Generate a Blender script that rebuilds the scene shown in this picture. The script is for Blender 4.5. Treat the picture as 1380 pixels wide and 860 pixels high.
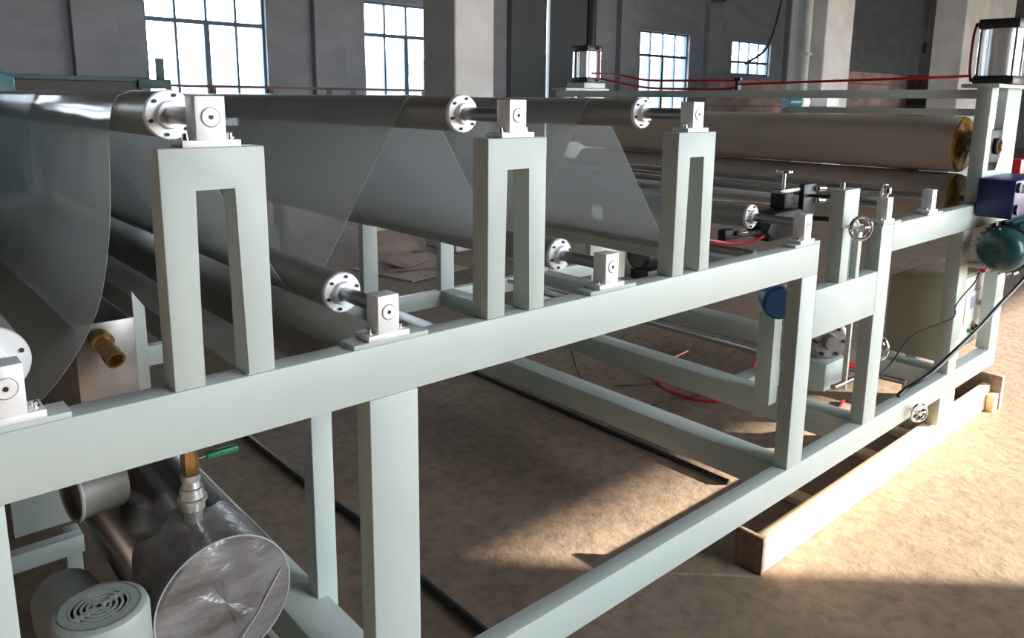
import bpy, bmesh, math, random
from mathutils import Vector, Matrix
random.seed(7)
S = bpy.context.scene
COL = S.collection
for o in list(bpy.data.objects): bpy.data.objects.remove(o)

# ------------------------------------------------------------------ camera
F_PX, YAW, PITCH, ROLL, CY = 1029.3975, 0.72572, 0.1866066, -0.0105641, 330.69
cy_, sy_, cp_, sp_ = math.cos(YAW), math.sin(YAW), math.cos(PITCH), math.sin(PITCH)
fwd = Vector((sy_*cp_, cy_*cp_, -sp_)); rt = Vector((cy_, -sy_, 0)); dn = fwd.cross(rt)
c_, s_ = math.cos(ROLL), math.sin(ROLL)
r2 = rt*c_ + dn*s_; d2 = -rt*s_ + dn*c_
cam_d = bpy.data.cameras.new('camera'); cam = bpy.data.objects.new('camera', cam_d); COL.objects.link(cam)
up = -d2; bk = -fwd
cam.matrix_world = Matrix(((r2.x, up.x, bk.x, 0), (r2.y, up.y, bk.y, -1.15), (r2.z, up.z, bk.z, 1.566), (0, 0, 0, 1)))
cam_d.sensor_fit = 'HORIZONTAL'; cam_d.sensor_width = 36
cam_d.lens = F_PX/1380*36
cam_d.shift_y = -(430-CY)/1380          # the print is cropped at its top
cam_d.clip_start = 0.02; cam_d.clip_end = 300
S.camera = cam

# ------------------------------------------------------------------ world, sun, exposure
W = bpy.data.worlds.new('world'); S.world = W; W.use_nodes = True
wn = W.node_tree.nodes; bgn = wn['Background']
bgn.inputs[0].default_value = (.84, .925, 1.0, 1); bgn.inputs[1].default_value = 14.0
sun_d = bpy.data.lights.new('sun', 'SUN'); sun = bpy.data.objects.new('sun', sun_d); COL.objects.link(sun)
sun_d.energy = 40; sun_d.angle = math.radians(0.55); sun_d.color = (1.0, 0.90, 0.76)
sdir = Vector((-1.0, 1.0, -0.34)).normalized()
sun.rotation_euler = sdir.to_track_quat('-Z', 'Y').to_euler(); sun.location = (12, -12, 5)
S.view_settings.view_transform = 'Standard'; S.view_settings.look = 'None'
S.view_settings.exposure = 0.07; S.view_settings.gamma = 1.0; S.view_settings.use_curve_mapping = False
def portal(x0, x1, z0, z1, y, into):
    l = bpy.data.lights.new('daylight', 'AREA'); l.shape = 'RECTANGLE'; l.size = x1-x0; l.size_y = z1-z0
    l.cycles.is_portal = True
    o = bpy.data.objects.new('daylight_portal', l); COL.objects.link(o)
    o.location = ((x0+x1)/2, y, (z0+z1)/2)
    o.rotation_euler = (math.radians(-90 if into < 0 else 90), 0, 0)

# ------------------------------------------------------------------ materials
def nmat(name, col, rough=.5, metal=0., **k):
    m = bpy.data.materials.new(name); m.use_nodes = True
    b = m.node_tree.nodes['Principled BSDF']
    b.inputs['Base Color'].default_value = (*col, 1); b.inputs['Roughness'].default_value = rough
    b.inputs['Metallic'].default_value = metal
    for kk, v in k.items(): b.inputs[kk].default_value = v
    return m
def noisy(m, c1, c2, scale=5, detail=6, bump=0., bscale=None, stretch=(1, 1, 1), lo=.35, hi=.65, rrange=None):
    nt = m.node_tree; N = nt.nodes; L = nt.links; b = N['Principled BSDF']
    tc = N.new('ShaderNodeTexCoord'); mp = N.new('ShaderNodeMapping'); mp.inputs['Scale'].default_value = stretch
    L.new(tc.outputs['Object'], mp.inputs[0])
    n = N.new('ShaderNodeTexNoise'); n.inputs['Scale'].default_value = scale; n.inputs['Detail'].default_value = detail
    L.new(mp.outputs[0], n.inputs['Vector'])
    r = N.new('ShaderNodeValToRGB'); e = r.color_ramp.elements
    e[0].position = lo; e[0].color = (*c1, 1); e[1].position = hi; e[1].color = (*c2, 1)
    L.new(n.outputs[0], r.inputs[0]); L.new(r.outputs[0], b.inputs['Base Color'])
    if bump:
        n2 = N.new('ShaderNodeTexNoise'); n2.inputs['Scale'].default_value = bscale or scale*4; n2.inputs['Detail'].default_value = 5
        L.new(mp.outputs[0], n2.inputs['Vector'])
        bp = N.new('ShaderNodeBump'); bp.inputs['Strength'].default_value = bump; bp.inputs['Distance'].default_value = .02
        L.new(n2.outputs[0], bp.inputs['Height']); L.new(bp.outputs[0], b.inputs['Normal'])
    if rrange:
        mr = N.new('ShaderNodeMapRange'); mr.inputs[3].default_value = rrange[0]; mr.inputs[4].default_value = rrange[1]
        L.new(n.outputs[0], mr.inputs[0]); L.new(mr.outputs[0], b.inputs['Roughness'])
    return m
PAINT = noisy(nmat('painted_steel', (.5, .56, .52), .42), (.50, .565, .525), (.545, .605, .565), 3, 4, .02, 120)
ALU = noisy(nmat('machined_aluminium', (.93, .93, .94), .42, .3), (.90, .90, .91), (.96, .96, .97), 9, 4, .03, 160)
CHROME = nmat('chrome', (.78, .78, .80), .12, 1.)
SHAFT = noisy(nmat('ground_steel', (.45, .45, .46), .28, 1.), (.36, .36, .37), (.55, .55, .56), 10, 3, 0, None, (1, .2, 1))
ROLL = noisy(nmat('roller_steel', (.40, .38, .34), .36, .5), (.36, .345, .31), (.46, .44, .405), 4, 5, 0, None, (1, .25, 1))
DARK = nmat('black_oxide', (.02, .02, .022), .45, .2)
BLACK = nmat('black_plastic', (.012, .012, .014), .4)
STAIN = noisy(nmat('stainless_sheet', (.4, .38, .37), .36, .7), (.26, .235, .22), (.42, .40, .39), 6, 7, .03, 40)
DRUM = noisy(nmat('polished_drum', (.4, .4, .4), .24, 1.), (.25, .24, .235), (.50, .49, .49), 3, 4, .10, 5, (1, .3, 1))
BRASS = noisy(nmat('brass', (.55, .38, .15), .35, .9), (.30, .17, .07), (.62, .45, .2), 14, 5)
GOLD = noisy(nmat('amber_urethane', (.45, .25, .03), .2, .1), (.13, .055, .008), (.50, .28, .04), 14, 6, .6, 12, (1, 1, 1), .38, .68)
BROWN = noisy(nmat('brown_rubber', (.27, .21, .175), .62), (.46, .38, .32), (.52, .43, .37), 3, 6, .02, 60)
GREEN = nmat('green_grip', (.01, .22, .07), .4)
RED = nmat('red_tube', (.55, .015, .015), .3)
TEAL = nmat('teal_paint', (.02, .13, .15), .35)
MOTORG = nmat('motor_green', (.015, .07, .072), .28, .1)
BLUE = nmat('blue_paint', (.012, .018, .11), .35)
DKGREEN = nmat('dark_green_paint', (.02, .06, .055), .5)
BEIGE = nmat('cabinet_beige', (.40, .35, .25), .5)
CREAM = nmat('cream_paint', (.62, .60, .48), .5)
MOTOR = noisy(nmat('motor_grey', (.40, .44, .41), .45), (.36, .41, .38), (.43, .48, .45), 6, 4)
RUST = nmat('rusty_red_steel', (.10, .045, .04), .6, .2)
CARD = noisy(nmat('cardboard', (.42, .30, .24), .8), (.36, .25, .20), (.50, .37, .31), 4, 5)
BOARD = noisy(nmat('brown_board', (.17, .11, .085), .8), (.12, .075, .06), (.24, .16, .125), 3, 6, .05, 20)
WHITEP = nmat('white_plastic', (.85, .85, .83), .35)
WRAP = noisy(nmat('plastic_wrap', (.34, .32, .31), .2, .2), (.11, .09, .08), (.34, .33, .33), 7, 6, .35, 14, (1, 1, 2.2), .3, .7)
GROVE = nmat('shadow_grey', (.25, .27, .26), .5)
def wood(name, a, b):
    return noisy(nmat(name, a, .75), a, b, 3, 8, .06, 14, (.8, 14, 14))
WOOD = wood('pine_wood', (.55, .40, .25), (.72, .58, .40))
WOOD2 = wood('dark_wood', (.22, .14, .10), (.33, .22, .16))
def film_mat(name, a, col, rough):
    m = nmat(name, col, rough); nt = m.node_tree; N = nt.nodes; L = nt.links
    b = N['Principled BSDF']; b.inputs['Specular IOR Level'].default_value = .5; b.inputs['IOR'].default_value = 1.75
    out = N['Material Output']; tr = N.new('ShaderNodeBsdfTransparent'); tr.inputs[0].default_value = (.93, .95, .96, 1)
    tl = N.new('ShaderNodeBsdfTranslucent'); tl.inputs[0].default_value = (*[c*.9 for c in col], 1)
    m1 = N.new('ShaderNodeMixShader'); m1.inputs[0].default_value = .35; L.new(b.outputs[0], m1.inputs[1]); L.new(tl.outputs[0], m1.inputs[2])
    m2 = N.new('ShaderNodeMixShader'); m2.inputs[0].default_value = a
    L.new(tr.outputs[0], m2.inputs[1]); L.new(m1.outputs[0], m2.inputs[2]); L.new(m2.outputs[0], out.inputs['Surface'])
    tc = N.new('ShaderNodeTexCoord'); n = N.new('ShaderNodeTexNoise'); n.inputs['Scale'].default_value = 1.6; n.inputs['Detail'].default_value = 2
    L.new(tc.outputs['Object'], n.inputs['Vector']); bp = N.new('ShaderNodeBump'); bp.inputs['Strength'].default_value = .6; bp.inputs['Distance'].default_value = .03
    L.new(n.outputs[0], bp.inputs['Height']); L.new(bp.outputs[0], b.inputs['Normal'])
    return m
FILM = film_mat('clear_film', .62, (.65, .69, .71), .10)
FILM2 = film_mat('clear_film_ply', .48, (.64, .68, .67), .22)
EDGE = nmat('film_edge', (.5, .52, .52), .3)
GLASS = bpy.data.materials.new('window_glass'); GLASS.use_nodes = True
_n = GLASS.node_tree.nodes; _l = GLASS.node_tree.links
_t = _n.new('ShaderNodeBsdfTransparent'); _t.inputs[0].default_value = (.95, .98, 1, 1)
_g = _n.new('ShaderNodeBsdfGlossy'); _g.inputs['Roughness'].default_value = .05
_f = _n.new('ShaderNodeMixShader'); _f.inputs[0].default_value = .06
_l.new(_t.outputs[0], _f.inputs[1]); _l.new(_g.outputs[0], _f.inputs[2]); _l.new(_f.outputs[0], _n['Material Output'].inputs['Surface'])
WALL = noisy(nmat('whitewashed_brick', (.45, .43, .45), .85), (.225, .232, .255), (.285, .292, .315), 1.3, 8, .3, 6, (1, 1, 2.5))
COLM = noisy(nmat('whitewashed_concrete', (.50, .48, .46), .85), (.44, .42, .40), (.56, .54, .52), 2.2, 8, .2, 12)
FRAMEM = nmat('blue_grey_window_frame', (.07, .13, .20), .5)
DOORM = noisy(nmat('dark_door', (.085, .095, .10), .6), (.075, .085, .09), (.10, .11, .115), 2, 3, .0, None, (8, 1, .2))
CEIL = nmat('ceiling_grey', (.16, .16, .17), .9)
WALLD = noisy(nmat('old_dark_brick', (.2, .17, .16), .9), (.16, .14, .13), (.25, .21, .20), 1.5, 6, .3, 6)
FL = nmat('earth_concrete', (.2, .14, .10), .88)
def floor_mat(m):
    nt = m.node_tree; N = nt.nodes; L = nt.links; b = N['Principled BSDF']
    tc = N.new('ShaderNodeTexCoord')
    a = N.new('ShaderNodeTexNoise'); a.inputs['Scale'].default_value = 1.1; a.inputs['Detail'].default_value = 9; a.inputs['Roughness'].default_value = .65
    c = N.new('ShaderNodeTexNoise'); c.inputs['Scale'].default_value = 22; c.inputs['Detail'].default_value = 6
    for q in (a, c): L.new(tc.outputs['Object'], q.inputs['Vector'])
    r = N.new('ShaderNodeValToRGB'); e = r.color_ramp.elements
    e[0].position = .3; e[0].color = (.205, .145, .100, 1); e[1].position = .72; e[1].color = (.275, .205, .150, 1)
    L.new(a.outputs[0], r.inputs[0])
    r2_ = N.new('ShaderNodeValToRGB'); e = r2_.color_ramp.elements
    e[0].position = .3; e[0].color = (.72, .70, .68, 1); e[1].position = .6; e[1].color = (1.06, 1.04, 1.02, 1)
    L.new(c.outputs[0], r2_.inputs[0])
    mx = N.new('ShaderNodeMix'); mx.data_type = 'RGBA'; mx.blend_type = 'MULTIPLY'; mx.inputs[0].default_value = 1
    L.new(r.outputs[0], mx.inputs[6]); L.new(r2_.outputs[0], mx.inputs[7]); L.new(mx.outputs[2], b.inputs['Base Color'])
    v = N.new('ShaderNodeTexNoise'); v.inputs['Scale'].default_value = 60; v.inputs['Detail'].default_value = 8; v.inputs['Roughness'].default_value = .7
    L.new(tc.outputs['Object'], v.inputs['Vector'])
    ad = N.new('ShaderNodeMath'); ad.operation = 'MULTIPLY_ADD'; ad.inputs[1].default_value = 2.0
    L.new(c.outputs[0], ad.inputs[0]); L.new(v.outputs[0], ad.inputs[2])
    bp = N.new('ShaderNodeBump'); bp.inputs['Strength'].default_value = .28; bp.inputs['Distance'].default_value = .007
    L.new(ad.outputs[0], bp.inputs['Height']); L.new(bp.outputs[0], b.inputs['Normal'])
floor_mat(FL)

# ------------------------------------------------------------------ mesh helpers
class MB:
    def __init__(s): s.bm = bmesh.new()
    def box(s, x0, x1, y0, y1, z0, z1, bev=0., rot=None):
        vs = [s.bm.verts.new((x, y, z)) for x in (x0, x1) for y in (y0, y1) for z in (z0, z1)]
        fs = [s.bm.faces.new([vs[i] for i in q]) for q in ((0, 1, 3, 2), (4, 6, 7, 5), (0, 4, 5, 1), (2, 3, 7, 6), (0, 2, 6, 4), (1, 5, 7, 3))]
        if rot:
            c = Vector(((x0+x1)/2, (y0+y1)/2, (z0+z1)/2)); bmesh.ops.rotate(s.bm, verts=vs, cent=c, matrix=rot)
        if bev:
            es = list({e for f in fs for e in f.edges})
            bmesh.ops.bevel(s.bm, geom=es, offset=bev, segments=2, affect='EDGES', profile=.5)
        return s
    def prism(s, pts, axis, a, b, bev=0.):
        # pts 2D polygon; axis 'y': (x,z) extruded y a..b ; 'x': (y,z) ; 'z': (x,y)
        def P(p, t): return {'y': (p[0], t, p[1]), 'x': (t, p[0], p[1]), 'z': (p[0], p[1], t)}[axis]
        A = [s.bm.verts.new(P(p, a)) for p in pts]; B = [s.bm.verts.new(P(p, b)) for p in pts]
        n = len(pts); fs = [s.bm.faces.new(A), s.bm.faces.new(B[::-1])]
        for i in range(n): fs.append(s.bm.faces.new([A[i], B[i], B[(i+1) % n], A[(i+1) % n]]))
        if bev:
            bmesh.ops.bevel(s.bm, geom=list({e for f in fs for e in f.edges}), offset=bev, segments=2, affect='EDGES', profile=.5)
        return s
    def lathe(s, p, d, prof, n=32, arc=None):
        # revolve prof [(t,r)] about the line p + t*d
        d = Vector(d).normalized(); p = Vector(p)
        u = d.orthogonal().normalized(); v = d.cross(u)
        rings = []
        for t, r in prof:
            if r < 1e-6: rings.append([s.bm.verts.new(p+d*t)])
            else: rings.append([s.bm.verts.new(p+d*t+(u*math.cos(2*math.pi*k/n)+v*math.sin(2*math.pi*k/n))*r) for k in range(n)])
        for a, b in zip(rings, rings[1:]):
            for k in range(n):
                k2 = (k+1) % n
                if len(a) == 1 and len(b) == 1: break
                if len(a) == 1: s.bm.faces.new([a[0], b[k2], b[k]])
                elif len(b) == 1: s.bm.faces.new([a[k], a[k2], b[0]])
                else: s.bm.faces.new([a[k], a[k2], b[k2], b[k]])
        return s
    def cyl(s, p, q, r, n=24, c=0.):
        p = Vector(p); q = Vector(q); L = (q-p).length
        pr = [(0, 0), (0, r-c), (c, r), (L-c, r), (L, r-c), (L, 0)] if c else [(0, 0), (0, r), (L, r), (L, 0)]
        return s.lathe(p, q-p, pr, n)
    def torus(s, p, d, R, r, n=28, m=8):
        d = Vector(d).normalized(); p = Vector(p); u = d.orthogonal().normalized(); v = d.cross(u)
        rings = [[s.bm.verts.new(p+(u*math.cos(a)+v*math.sin(a))*(R+r*math.cos(b))+d*r*math.sin(b)) for b in [2*math.pi*j/m for j in range(m)]] for a in [2*math.pi*i/n for i in range(n)]]
        for i in range(n):
            for j in range(m):
                s.bm.faces.new([rings[i][j], rings[(i+1) % n][j], rings[(i+1) % n][(j+1) % m], rings[i][(j+1) % m]])
        return s
    def tube(s, pts, r, n=8):
        pts = [Vector(p) for p in pts]; rings = []
        for i, p in enumerate(pts):
            t = (pts[min(i+1, len(pts)-1)]-pts[max(i-1, 0)]).normalized()
            ref = Vector((0, 0, 1)) if abs(t.z) < .9 else Vector((1, 0, 0))
            u = t.cross(ref).normalized(); v = t.cross(u)
            rings.append([s.bm.verts.new(p+(u*math.cos(2*math.pi*k/n)+v*math.sin(2*math.pi*k/n))*r) for k in range(n)])
        for a, b in zip(rings, rings[1:]):
            for k in range(n): s.bm.faces.new([a[k], a[(k+1) % n], b[(k+1) % n], b[k]])
        s.bm.faces.new(rings[0][::-1]); s.bm.faces.new(rings[-1])
        return s
    def build(s, name, mat, parent=None, smooth=True, loc=None):
        bmesh.ops.recalc_face_normals(s.bm, faces=s.bm.faces)
        off = None
        if parent is not None:
            off = parent.get('_o'); off = Vector(off) if off is not None else Vector((0, 0, 0))
        elif loc is not None: off = Vector(loc)
        else:
            zs = [v.co for v in s.bm.verts]
            off = Vector(((min(v.x for v in zs)+max(v.x for v in zs))/2, (min(v.y for v in zs)+max(v.y for v in zs))/2, min(v.z for v in zs)))
        for v in s.bm.verts: v.co -= off
        me = bpy.data.meshes.new(name); s.bm.to_mesh(me); s.bm.free(); me.materials.append(mat)
        if smooth:
            for p in me.polygons: p.use_smooth = True
            try: me.set_sharp_from_angle(angle=math.radians(35))
            except Exception: pass
        o = bpy.data.objects.new(name, me); COL.objects.link(o)
        o['_o'] = list(off)
        if parent is not None: o.parent = parent
        else: o.location = off
        return o
def tag(o, label, cat, group=None):
    o['label'] = label; o['category'] = cat
    if group: o['group'] = group
    return o
def thing(name, loc, label, cat, group=None):
    o = bpy.data.objects.new(name, None); COL.objects.link(o); o.location = loc; o['_o'] = list(loc)
    o.empty_display_size = .05
    return tag(o, label, cat, group)
def struct(o): o['kind'] = 'structure'; return o
def sroot(name, loc=(0, 0, 0)):
    o = bpy.data.objects.new(name, None); COL.objects.link(o); o.location = loc; o['_o'] = list(loc); o['kind'] = 'structure'; return o
def crom(pts, n=8, dim=3):
    P = [Vector(p) for p in pts]; P = [P[0]*2-P[1]]+P+[P[-1]*2-P[-2]]; out = []
    for i in range(1, len(P)-2):
        for k in range(n):
            t = k/n; a, b, c, d = P[i-1:i+3]
            out.append(.5*((2*b)+(c-a)*t+(2*a-5*b+4*c-d)*t*t+(3*b-a-3*c+d)*t**3))
    out.append(P[-2]); return out

# ------------------------------------------------------------------ the hall
YB, YF, XL, XR, ZC = 12.0, -7.0, -9.0, 34.0, 6.5
struct(MB().box(XL-.3, XR+.3, YF-.3, YB+.3, -.2, 0).build('floor', FL, None, False))
struct(MB().box(XL-.3, XR+.3, YF-.3, YB+.3, ZC, ZC+.2).build('ceiling', CEIL, None, False))
struct(MB().box(XL-.3, XL, YF, YB, 0, ZC).build('wall_left', WALLD, None, False))
struct(MB().box(XR, XR+.3, YF, YB, 0, ZC).build('wall_right', WALLD, None, False))
WZ0, WZ1, WM = 1.05, 3.42, 2.80
wins = [(-2.4, -.4), (3.9, 5.9), (7.86, 9.86), (16.06, 18.2), (20.3, 22.45), (24.5, 26.6)]
def wall_with(name, y0, y1, holes, mat):
    # holes (x0,x1,z0,z1), sorted, one mesh of solid pieces
    m = MB(); x = XL
    for a, b, c, d in holes:
        m.box(x, a, y0, y1, 0, ZC)
        if c > 0: m.box(a, b, y0, y1, 0, c)
        m.box(a, b, y0, y1, d, ZC); x = b
    m.box(x, XR, y0, y1, 0, ZC)
    return struct(m.build(name, mat, None, False))
DX0, DX1 = 11.45, 14.35
wz = {3: 1.05, 4: 2.42, 5: 2.42}
holes = [(a, b, wz.get(i, WZ0), WZ1) for i, (a, b) in enumerate(wins)]
holes.insert(3, (DX0, DX1, 0, 5.2))
wall_with('wall_back', YB, YB+.3, holes, WALL)
def window(n, x0, x1, z0, z1, y):
    r = sroot('window_%d' % n, ((x0+x1)/2, y, z0)); t = .045
    f = MB()
    for a, b, c, d in ((x0, x0+t, z0, z1), (x1-t, x1, z0, z1), (x0+t, x1-t, z0, z0+t), (x0+t, x1-t, z1-t, z1)): f.box(a, b, y+.08, y+.16, c, d)
    f.build('window_frame', FRAMEM, r, False)
    MB().box(x0+t, x1-t, y+.085, y+.155, WM-.035, WM+.035).build('transom', FRAMEM, r, False)
    w = (x1-x0)/4
    for lo, hi in ((z0+t, WM-.035), (WM+.035, z1-t)):
        for k in range(1, 4):
            h = .045 if (k == 2 and hi < WM) else .02
            MB().box(x0+w*k-h, x0+w*k+h, y+.09, y+.15, lo, hi).build('mullion', FRAMEM, r, False)
        for k in range(4):
            MB().box(x0+w*k+.03, x0+w*(k+1)-.03, y+.115, y+.121, lo+.001, hi-.001).build('pane', GLASS, r, False)
for i, (a, b) in enumerate(wins):
    window(i+1, a, b, wz.get(i, WZ0), WZ1, YB)
    portal(a, b, wz.get(i, WZ0), WZ1, YB+.32, -1)
# tall dark sliding door whose two leaves leave a bright gap
d = sroot('door_1', (12.9, YB+.02, 0))
MB().box(DX0, 12.70, YB+.03, YB+.12, 0, 5.19).build('door_leaf', DOORM, d, False)
MB().box(12.80, DX1, YB+.03, YB+.12, 0, 5.19).build('door_leaf', DOORM, d, False)
for x0, x1 in ((DX0, DX0+.12), (14.05, 14.2)):
    MB().box(x0, x1, YB-.02, YB+.029, 0, 5.19).build('door_stile', DARK, d, False)
# wall piers between the windows
for i, x in enumerate((-1.6, 2.85, 6.74, 10.3, 15.1, 18.85, 23.2)):
    struct(MB().box(x, x+.62, YB-.16, YB, 0, ZC).build('trim_%d' % (i+1), WALL, None, False))
# front wall behind the camera: a bank of windows and one tall open doorway
front = [(2.6, 6.4, .6, 6.3), (9.25, 26.0, 0, 2.70)]
wall_with('wall_front', YF-.3, YF, front, WALLD)
r = sroot('window_7', (3.9, YF, .6)); f = MB()
for k in range(5):
    x = 2.6+3.8*k/4; f.box(x-.03 if k else x, x+.03 if k < 4 else x, YF-.2, YF-.1, .6, 6.3)
for z in (.63, 2.5, 4.4, 6.27): f.box(2.6, 6.4, YF-.19, YF-.11, z-.03, z+.03)
f.build('window_frame', FRAMEM, r, False)
portal(2.6, 6.4, .6, 6.3, YF-.32, 1); portal(9.25, 26, 0.02, 2.70, YF-.32, 1)
# pale hill and yard outside the back windows
struct(MB().box(-60, 120, YB+.5, 140, -.4, -.25).build('ground_outside', nmat('pale_yard', (.45, .5, .52), .9), None, False))

struct(MB().box(-60, 120, -90, YF-.5, -.4, -.25).build('yard_outside', nmat('pale_yard_concrete', (.42, .38, .33), .9), None, False))
hp = [(-60, 0), (20, 1.5), (34, 2.5), (48, 4.5), (62, 6.6), (80, 8.6), (100, 10), (118, 9.2), (135, 10.5), (150, 9.0), (180, 11), (240, 13), (300, 0)]
struct(MB().prism([(-60, -.4)]+hp+[(300, -.4)], 'y', 90, 110).build('hill_ridge', nmat('hazy_blue_hill', (.055, .068, .080), 1.), None, False))
# free-standing whitewashed columns
def column(x0, x1, y0, y1, pipe=False):
    m = MB().box(x0, x1, y0, y1, 0, ZC, .02)
    o = struct(m.build('column', COLM, None, False))
    if pipe:
        p = MB().cyl((x0-.07, y0+.27, .0), (x0-.07, y0+.27, ZC), .055, 16)
        p.build('drain_pipe', COLM, o)
        q = MB()
        for z in (1.2, 2.35, 3.6): q.box(x0-.14, x0, y0+.19, y0+.35, z, z+.04)
        q.build('pipe_clip', COLM, o, False)
column(4.76, 5.27, 5.1, 5.66)
column(12.12, 13.05, 5.0, 5.62, True)
column(18.1, 21.2, 5.0, 5.62)

BARM = noisy(nmat('dull_grey_brown_steel', (.26, .245, .22), .5, .3), (.22, .205, .185), (.30, .28, .25), 4, 4)
# ------------------------------------------------------------------ machine frame
DEP = .05
T0z, T1z = .272, .372          # low rail
B0z, B1z = 1.027, 1.128        # upper beam
PT = 1.494                     # post top
mf = thing('machine_frame', (1.5, 0, 0.25), 'long pale grey-green welded steel frame carrying the rollers and film', 'frame')
def side_frame(y0, y1, near=True):
    bv = .003
    def bx(n, *a): return MB().box(*a, bv).build(n, PAINT, mf)
    bx('upper_beam', -1.2, 2.346, y0, y1, B0z, B1z)
    bx('lower_rail', -1.2, 4.32, y0, y1, T0z, T1z)
    bx('middle_beam', 2.346, 2.806, y0, y1, .806, .970)
    bx('upper_beam', 2.911, 3.79, y0, y1, 1.030, 1.136)
    for a, b, c, d in ((.012, .118, T1z, B0z), (.679, .785, T1z, B0z), (2.247, 2.346, T1z, B0z), (2.806, 2.911, T1z, 1.136)):
        bx('leg', a, b, y0, y1, c, d)
    for a, b in ((3.61, 3.79), (-.9, -.72)): bx('foot', a, b, y0-.0, y1, .133 if a > 0 else 0, T0z)
    for x in (-.263, .345, .956, 1.568):
        x1 = x+.159; ix0, ix1 = x+.047, x1-.047
        MB().prism([(x, B1z), (ix0, B1z), (ix0, 1.434), (ix1, 1.434), (ix1, B1z), (x1, B1z), (x1, PT), (x, PT)], 'y', y0, y1, bv).build('post', PAINT, mf)
    for a, b, z in ((.042, .207, B1z), (.650, .810, B1z), (1.263, 1.425, B1z), (2.187, 2.345, B1z), (2.812, 2.967, 1.136), (3.222, 3.38, 1.136)):
        MB().box(a, b, y0, y1, z, z+.009, .001).build('mounting_pad', PAINT, mf)
    # slotted upright on the middle beam
    for a, b in ((2.50, 2.56), (2.622, 2.65)):
        MB().box(a, b, y0, y1, .970, 1.16, .002).build('upright_strip', PAINT, mf)
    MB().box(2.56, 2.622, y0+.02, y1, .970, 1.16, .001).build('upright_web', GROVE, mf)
    MB().box(2.49, 2.60, y0, y1+.0, 1.16, 1.288, .002).build('upright_head', PAINT, mf)
side_frame(0, DEP); side_frame(2.69, 2.74, False)
for x0, x1 in ((.012, .118), (.679, .785), (2.247, 2.346), (2.806, 2.911), (3.66, 3.78)):
    MB().box(x0, x1, DEP, 2.69, T0z, T1z, .003).build('cross_beam', PAINT, mf)
MB().box(2.12, 2.30, DEP, 2.69, 1.03, 1.075, .003).build('cross_beam', PAINT, mf)
MB().box(.50, .60, DEP, 2.69, 1.03, 1.09, .003).build('spreader_bar', BARM, mf)
MB().box(.66, .80, DEP, 2.69, 1.03, 1.11, .003).build('spreader_bar', BARM, mf)
MB().box(2.911, 3.66, .55, .62, T0z, T1z, .003).build('brace', PAINT, mf)

# ------------------------------------------------------------------ nip stand (gantry)
gs = thing('nip_roller_stand', (3.95, 0, .37), 'tall pale grey-green stand with slotted uprights holding the two brown rollers', 'stand')
for y0, y1, dx in ((0, .06, 0), (2.69, 2.75, .1)):
    def bx(n, *a, **k): return MB().box(*a, .003).build(n, PAINT, gs)
    bx('leg', 3.655, 3.76, y0, y1, T1z, 1.029)
    bx('leg', 4.20, 4.32, y0, y1, T1z, 1.15)
    x0, x1 = 3.79+dx, 4.197+dx
    pts = [(x0, 1.029), (x1, 1.029), (x1, 1.645), (3.995+dx, 1.645), (3.995+dx, 1.34), (3.955+dx, 1.28), (3.85+dx, 1.28), (3.85+dx, 1.645), (x0, 1.645)]
    MB().prism(pts, 'y', y0, y1, .002).build('slotted_upright', PAINT, gs)
    bx('top_plate', x0-.02, x1+.02, y0-.03, y1+.06, 1.645, 1.662)
    bx('head_plate', 3.85+dx, 3.995+dx, y0+.035, y1, 1.60, 1.645)
    MB().cyl((3.92+dx, y0+.03, 1.45), (3.92+dx, y0+.03, 1.645), .014).build('piston_rod', CHROME, gs)
    m = MB().box(3.855+dx, 3.99+dx, y0+.0, y1+.02, 1.315, 1.465, .006); m.cyl((3.92+dx, y0-.012, 1.39), (3.92+dx, y0, 1.39), .036, 20)
    m.build('sliding_bearing', DARK, gs)
    MB().torus((3.92+dx, y0-.012, 1.39), (0, 1, 0), .032, .007).build('bearing_ring', RUST, gs)
    MB().cyl((3.92+dx, y0-.008, 1.39), (3.92+dx, y0-.03, 1.39), .018, 20).build('shaft_end', BRASS, gs)
MB().box(3.80, 3.84, .06, 2.69, 1.598, 1.638, .002).build('tie_bar', PAINT, gs)
MB().box(3.80, 3.83, .06, .95, 1.522, 1.553, .002).build('tie_bar', PAINT, gs)

def air_cylinder(x, y, z, r, h, label, side=1):
    t = thing('air_cylinder', (x, y, z), label, 'pneumatic cylinder', 'air cylinders on the roller stand')
    MB().box(x-r*1.08, x+r*1.08, y-r*1.08, y+r*1.08, z, z+.038, .006).build('end_cap', BLACK, t)
    MB().box(x-r*1.08, x+r*1.08, y-r*1.08, y+r*1.08, z+h-.042, z+h, .006).build('end_cap', BLACK, t)
    MB().cyl((x, y, z+.038), (x, y, z+h-.042), r, 40).build('barrel', ALU2, t)
    for sx in (-1, 1):
        for sy in (-1, 1):
            MB().cyl((x+sx*r*.93, y+sy*r*.93, z+.038), (x+sx*r*.93, y+sy*r*.93, z+h-.042), .006, 10).build('tie_rod', CHROME, t)
    if side > 0: fx, fy = x-r*.55, y+r*1.08
    else: fx, fy = x+r*.35, y-r*1.08
    for zz in (z+.02, z+h-.02):
        MB().cyl((fx, fy, zz), (fx, fy+side*.022, zz), .009, 12).build('fitting', BLACK, t)
    yy = fy+side*.02
    MB().tube([(fx, yy, z+h-.02), (fx-.004, yy+side*.006, z+h-.06), (fx-.006, yy+side*.008, z+h*.5), (fx-.004, yy+side*.006, z+.06), (fx, yy, z+.02)], .006).build('air_tube', RED, t)
ALU2 = nmat('brushed_barrel', (.85, .85, .86), .28, .55)
air_cylinder(3.965, .035, 1.662, .075, .282, 'large silver air cylinder with black caps on the near upright at the right edge', 1)
MB().box(4.02, 4.24, 2.63, 2.80, 1.6625, 1.70, .004).build('spacer_plate', PAINT, gs)
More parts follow.
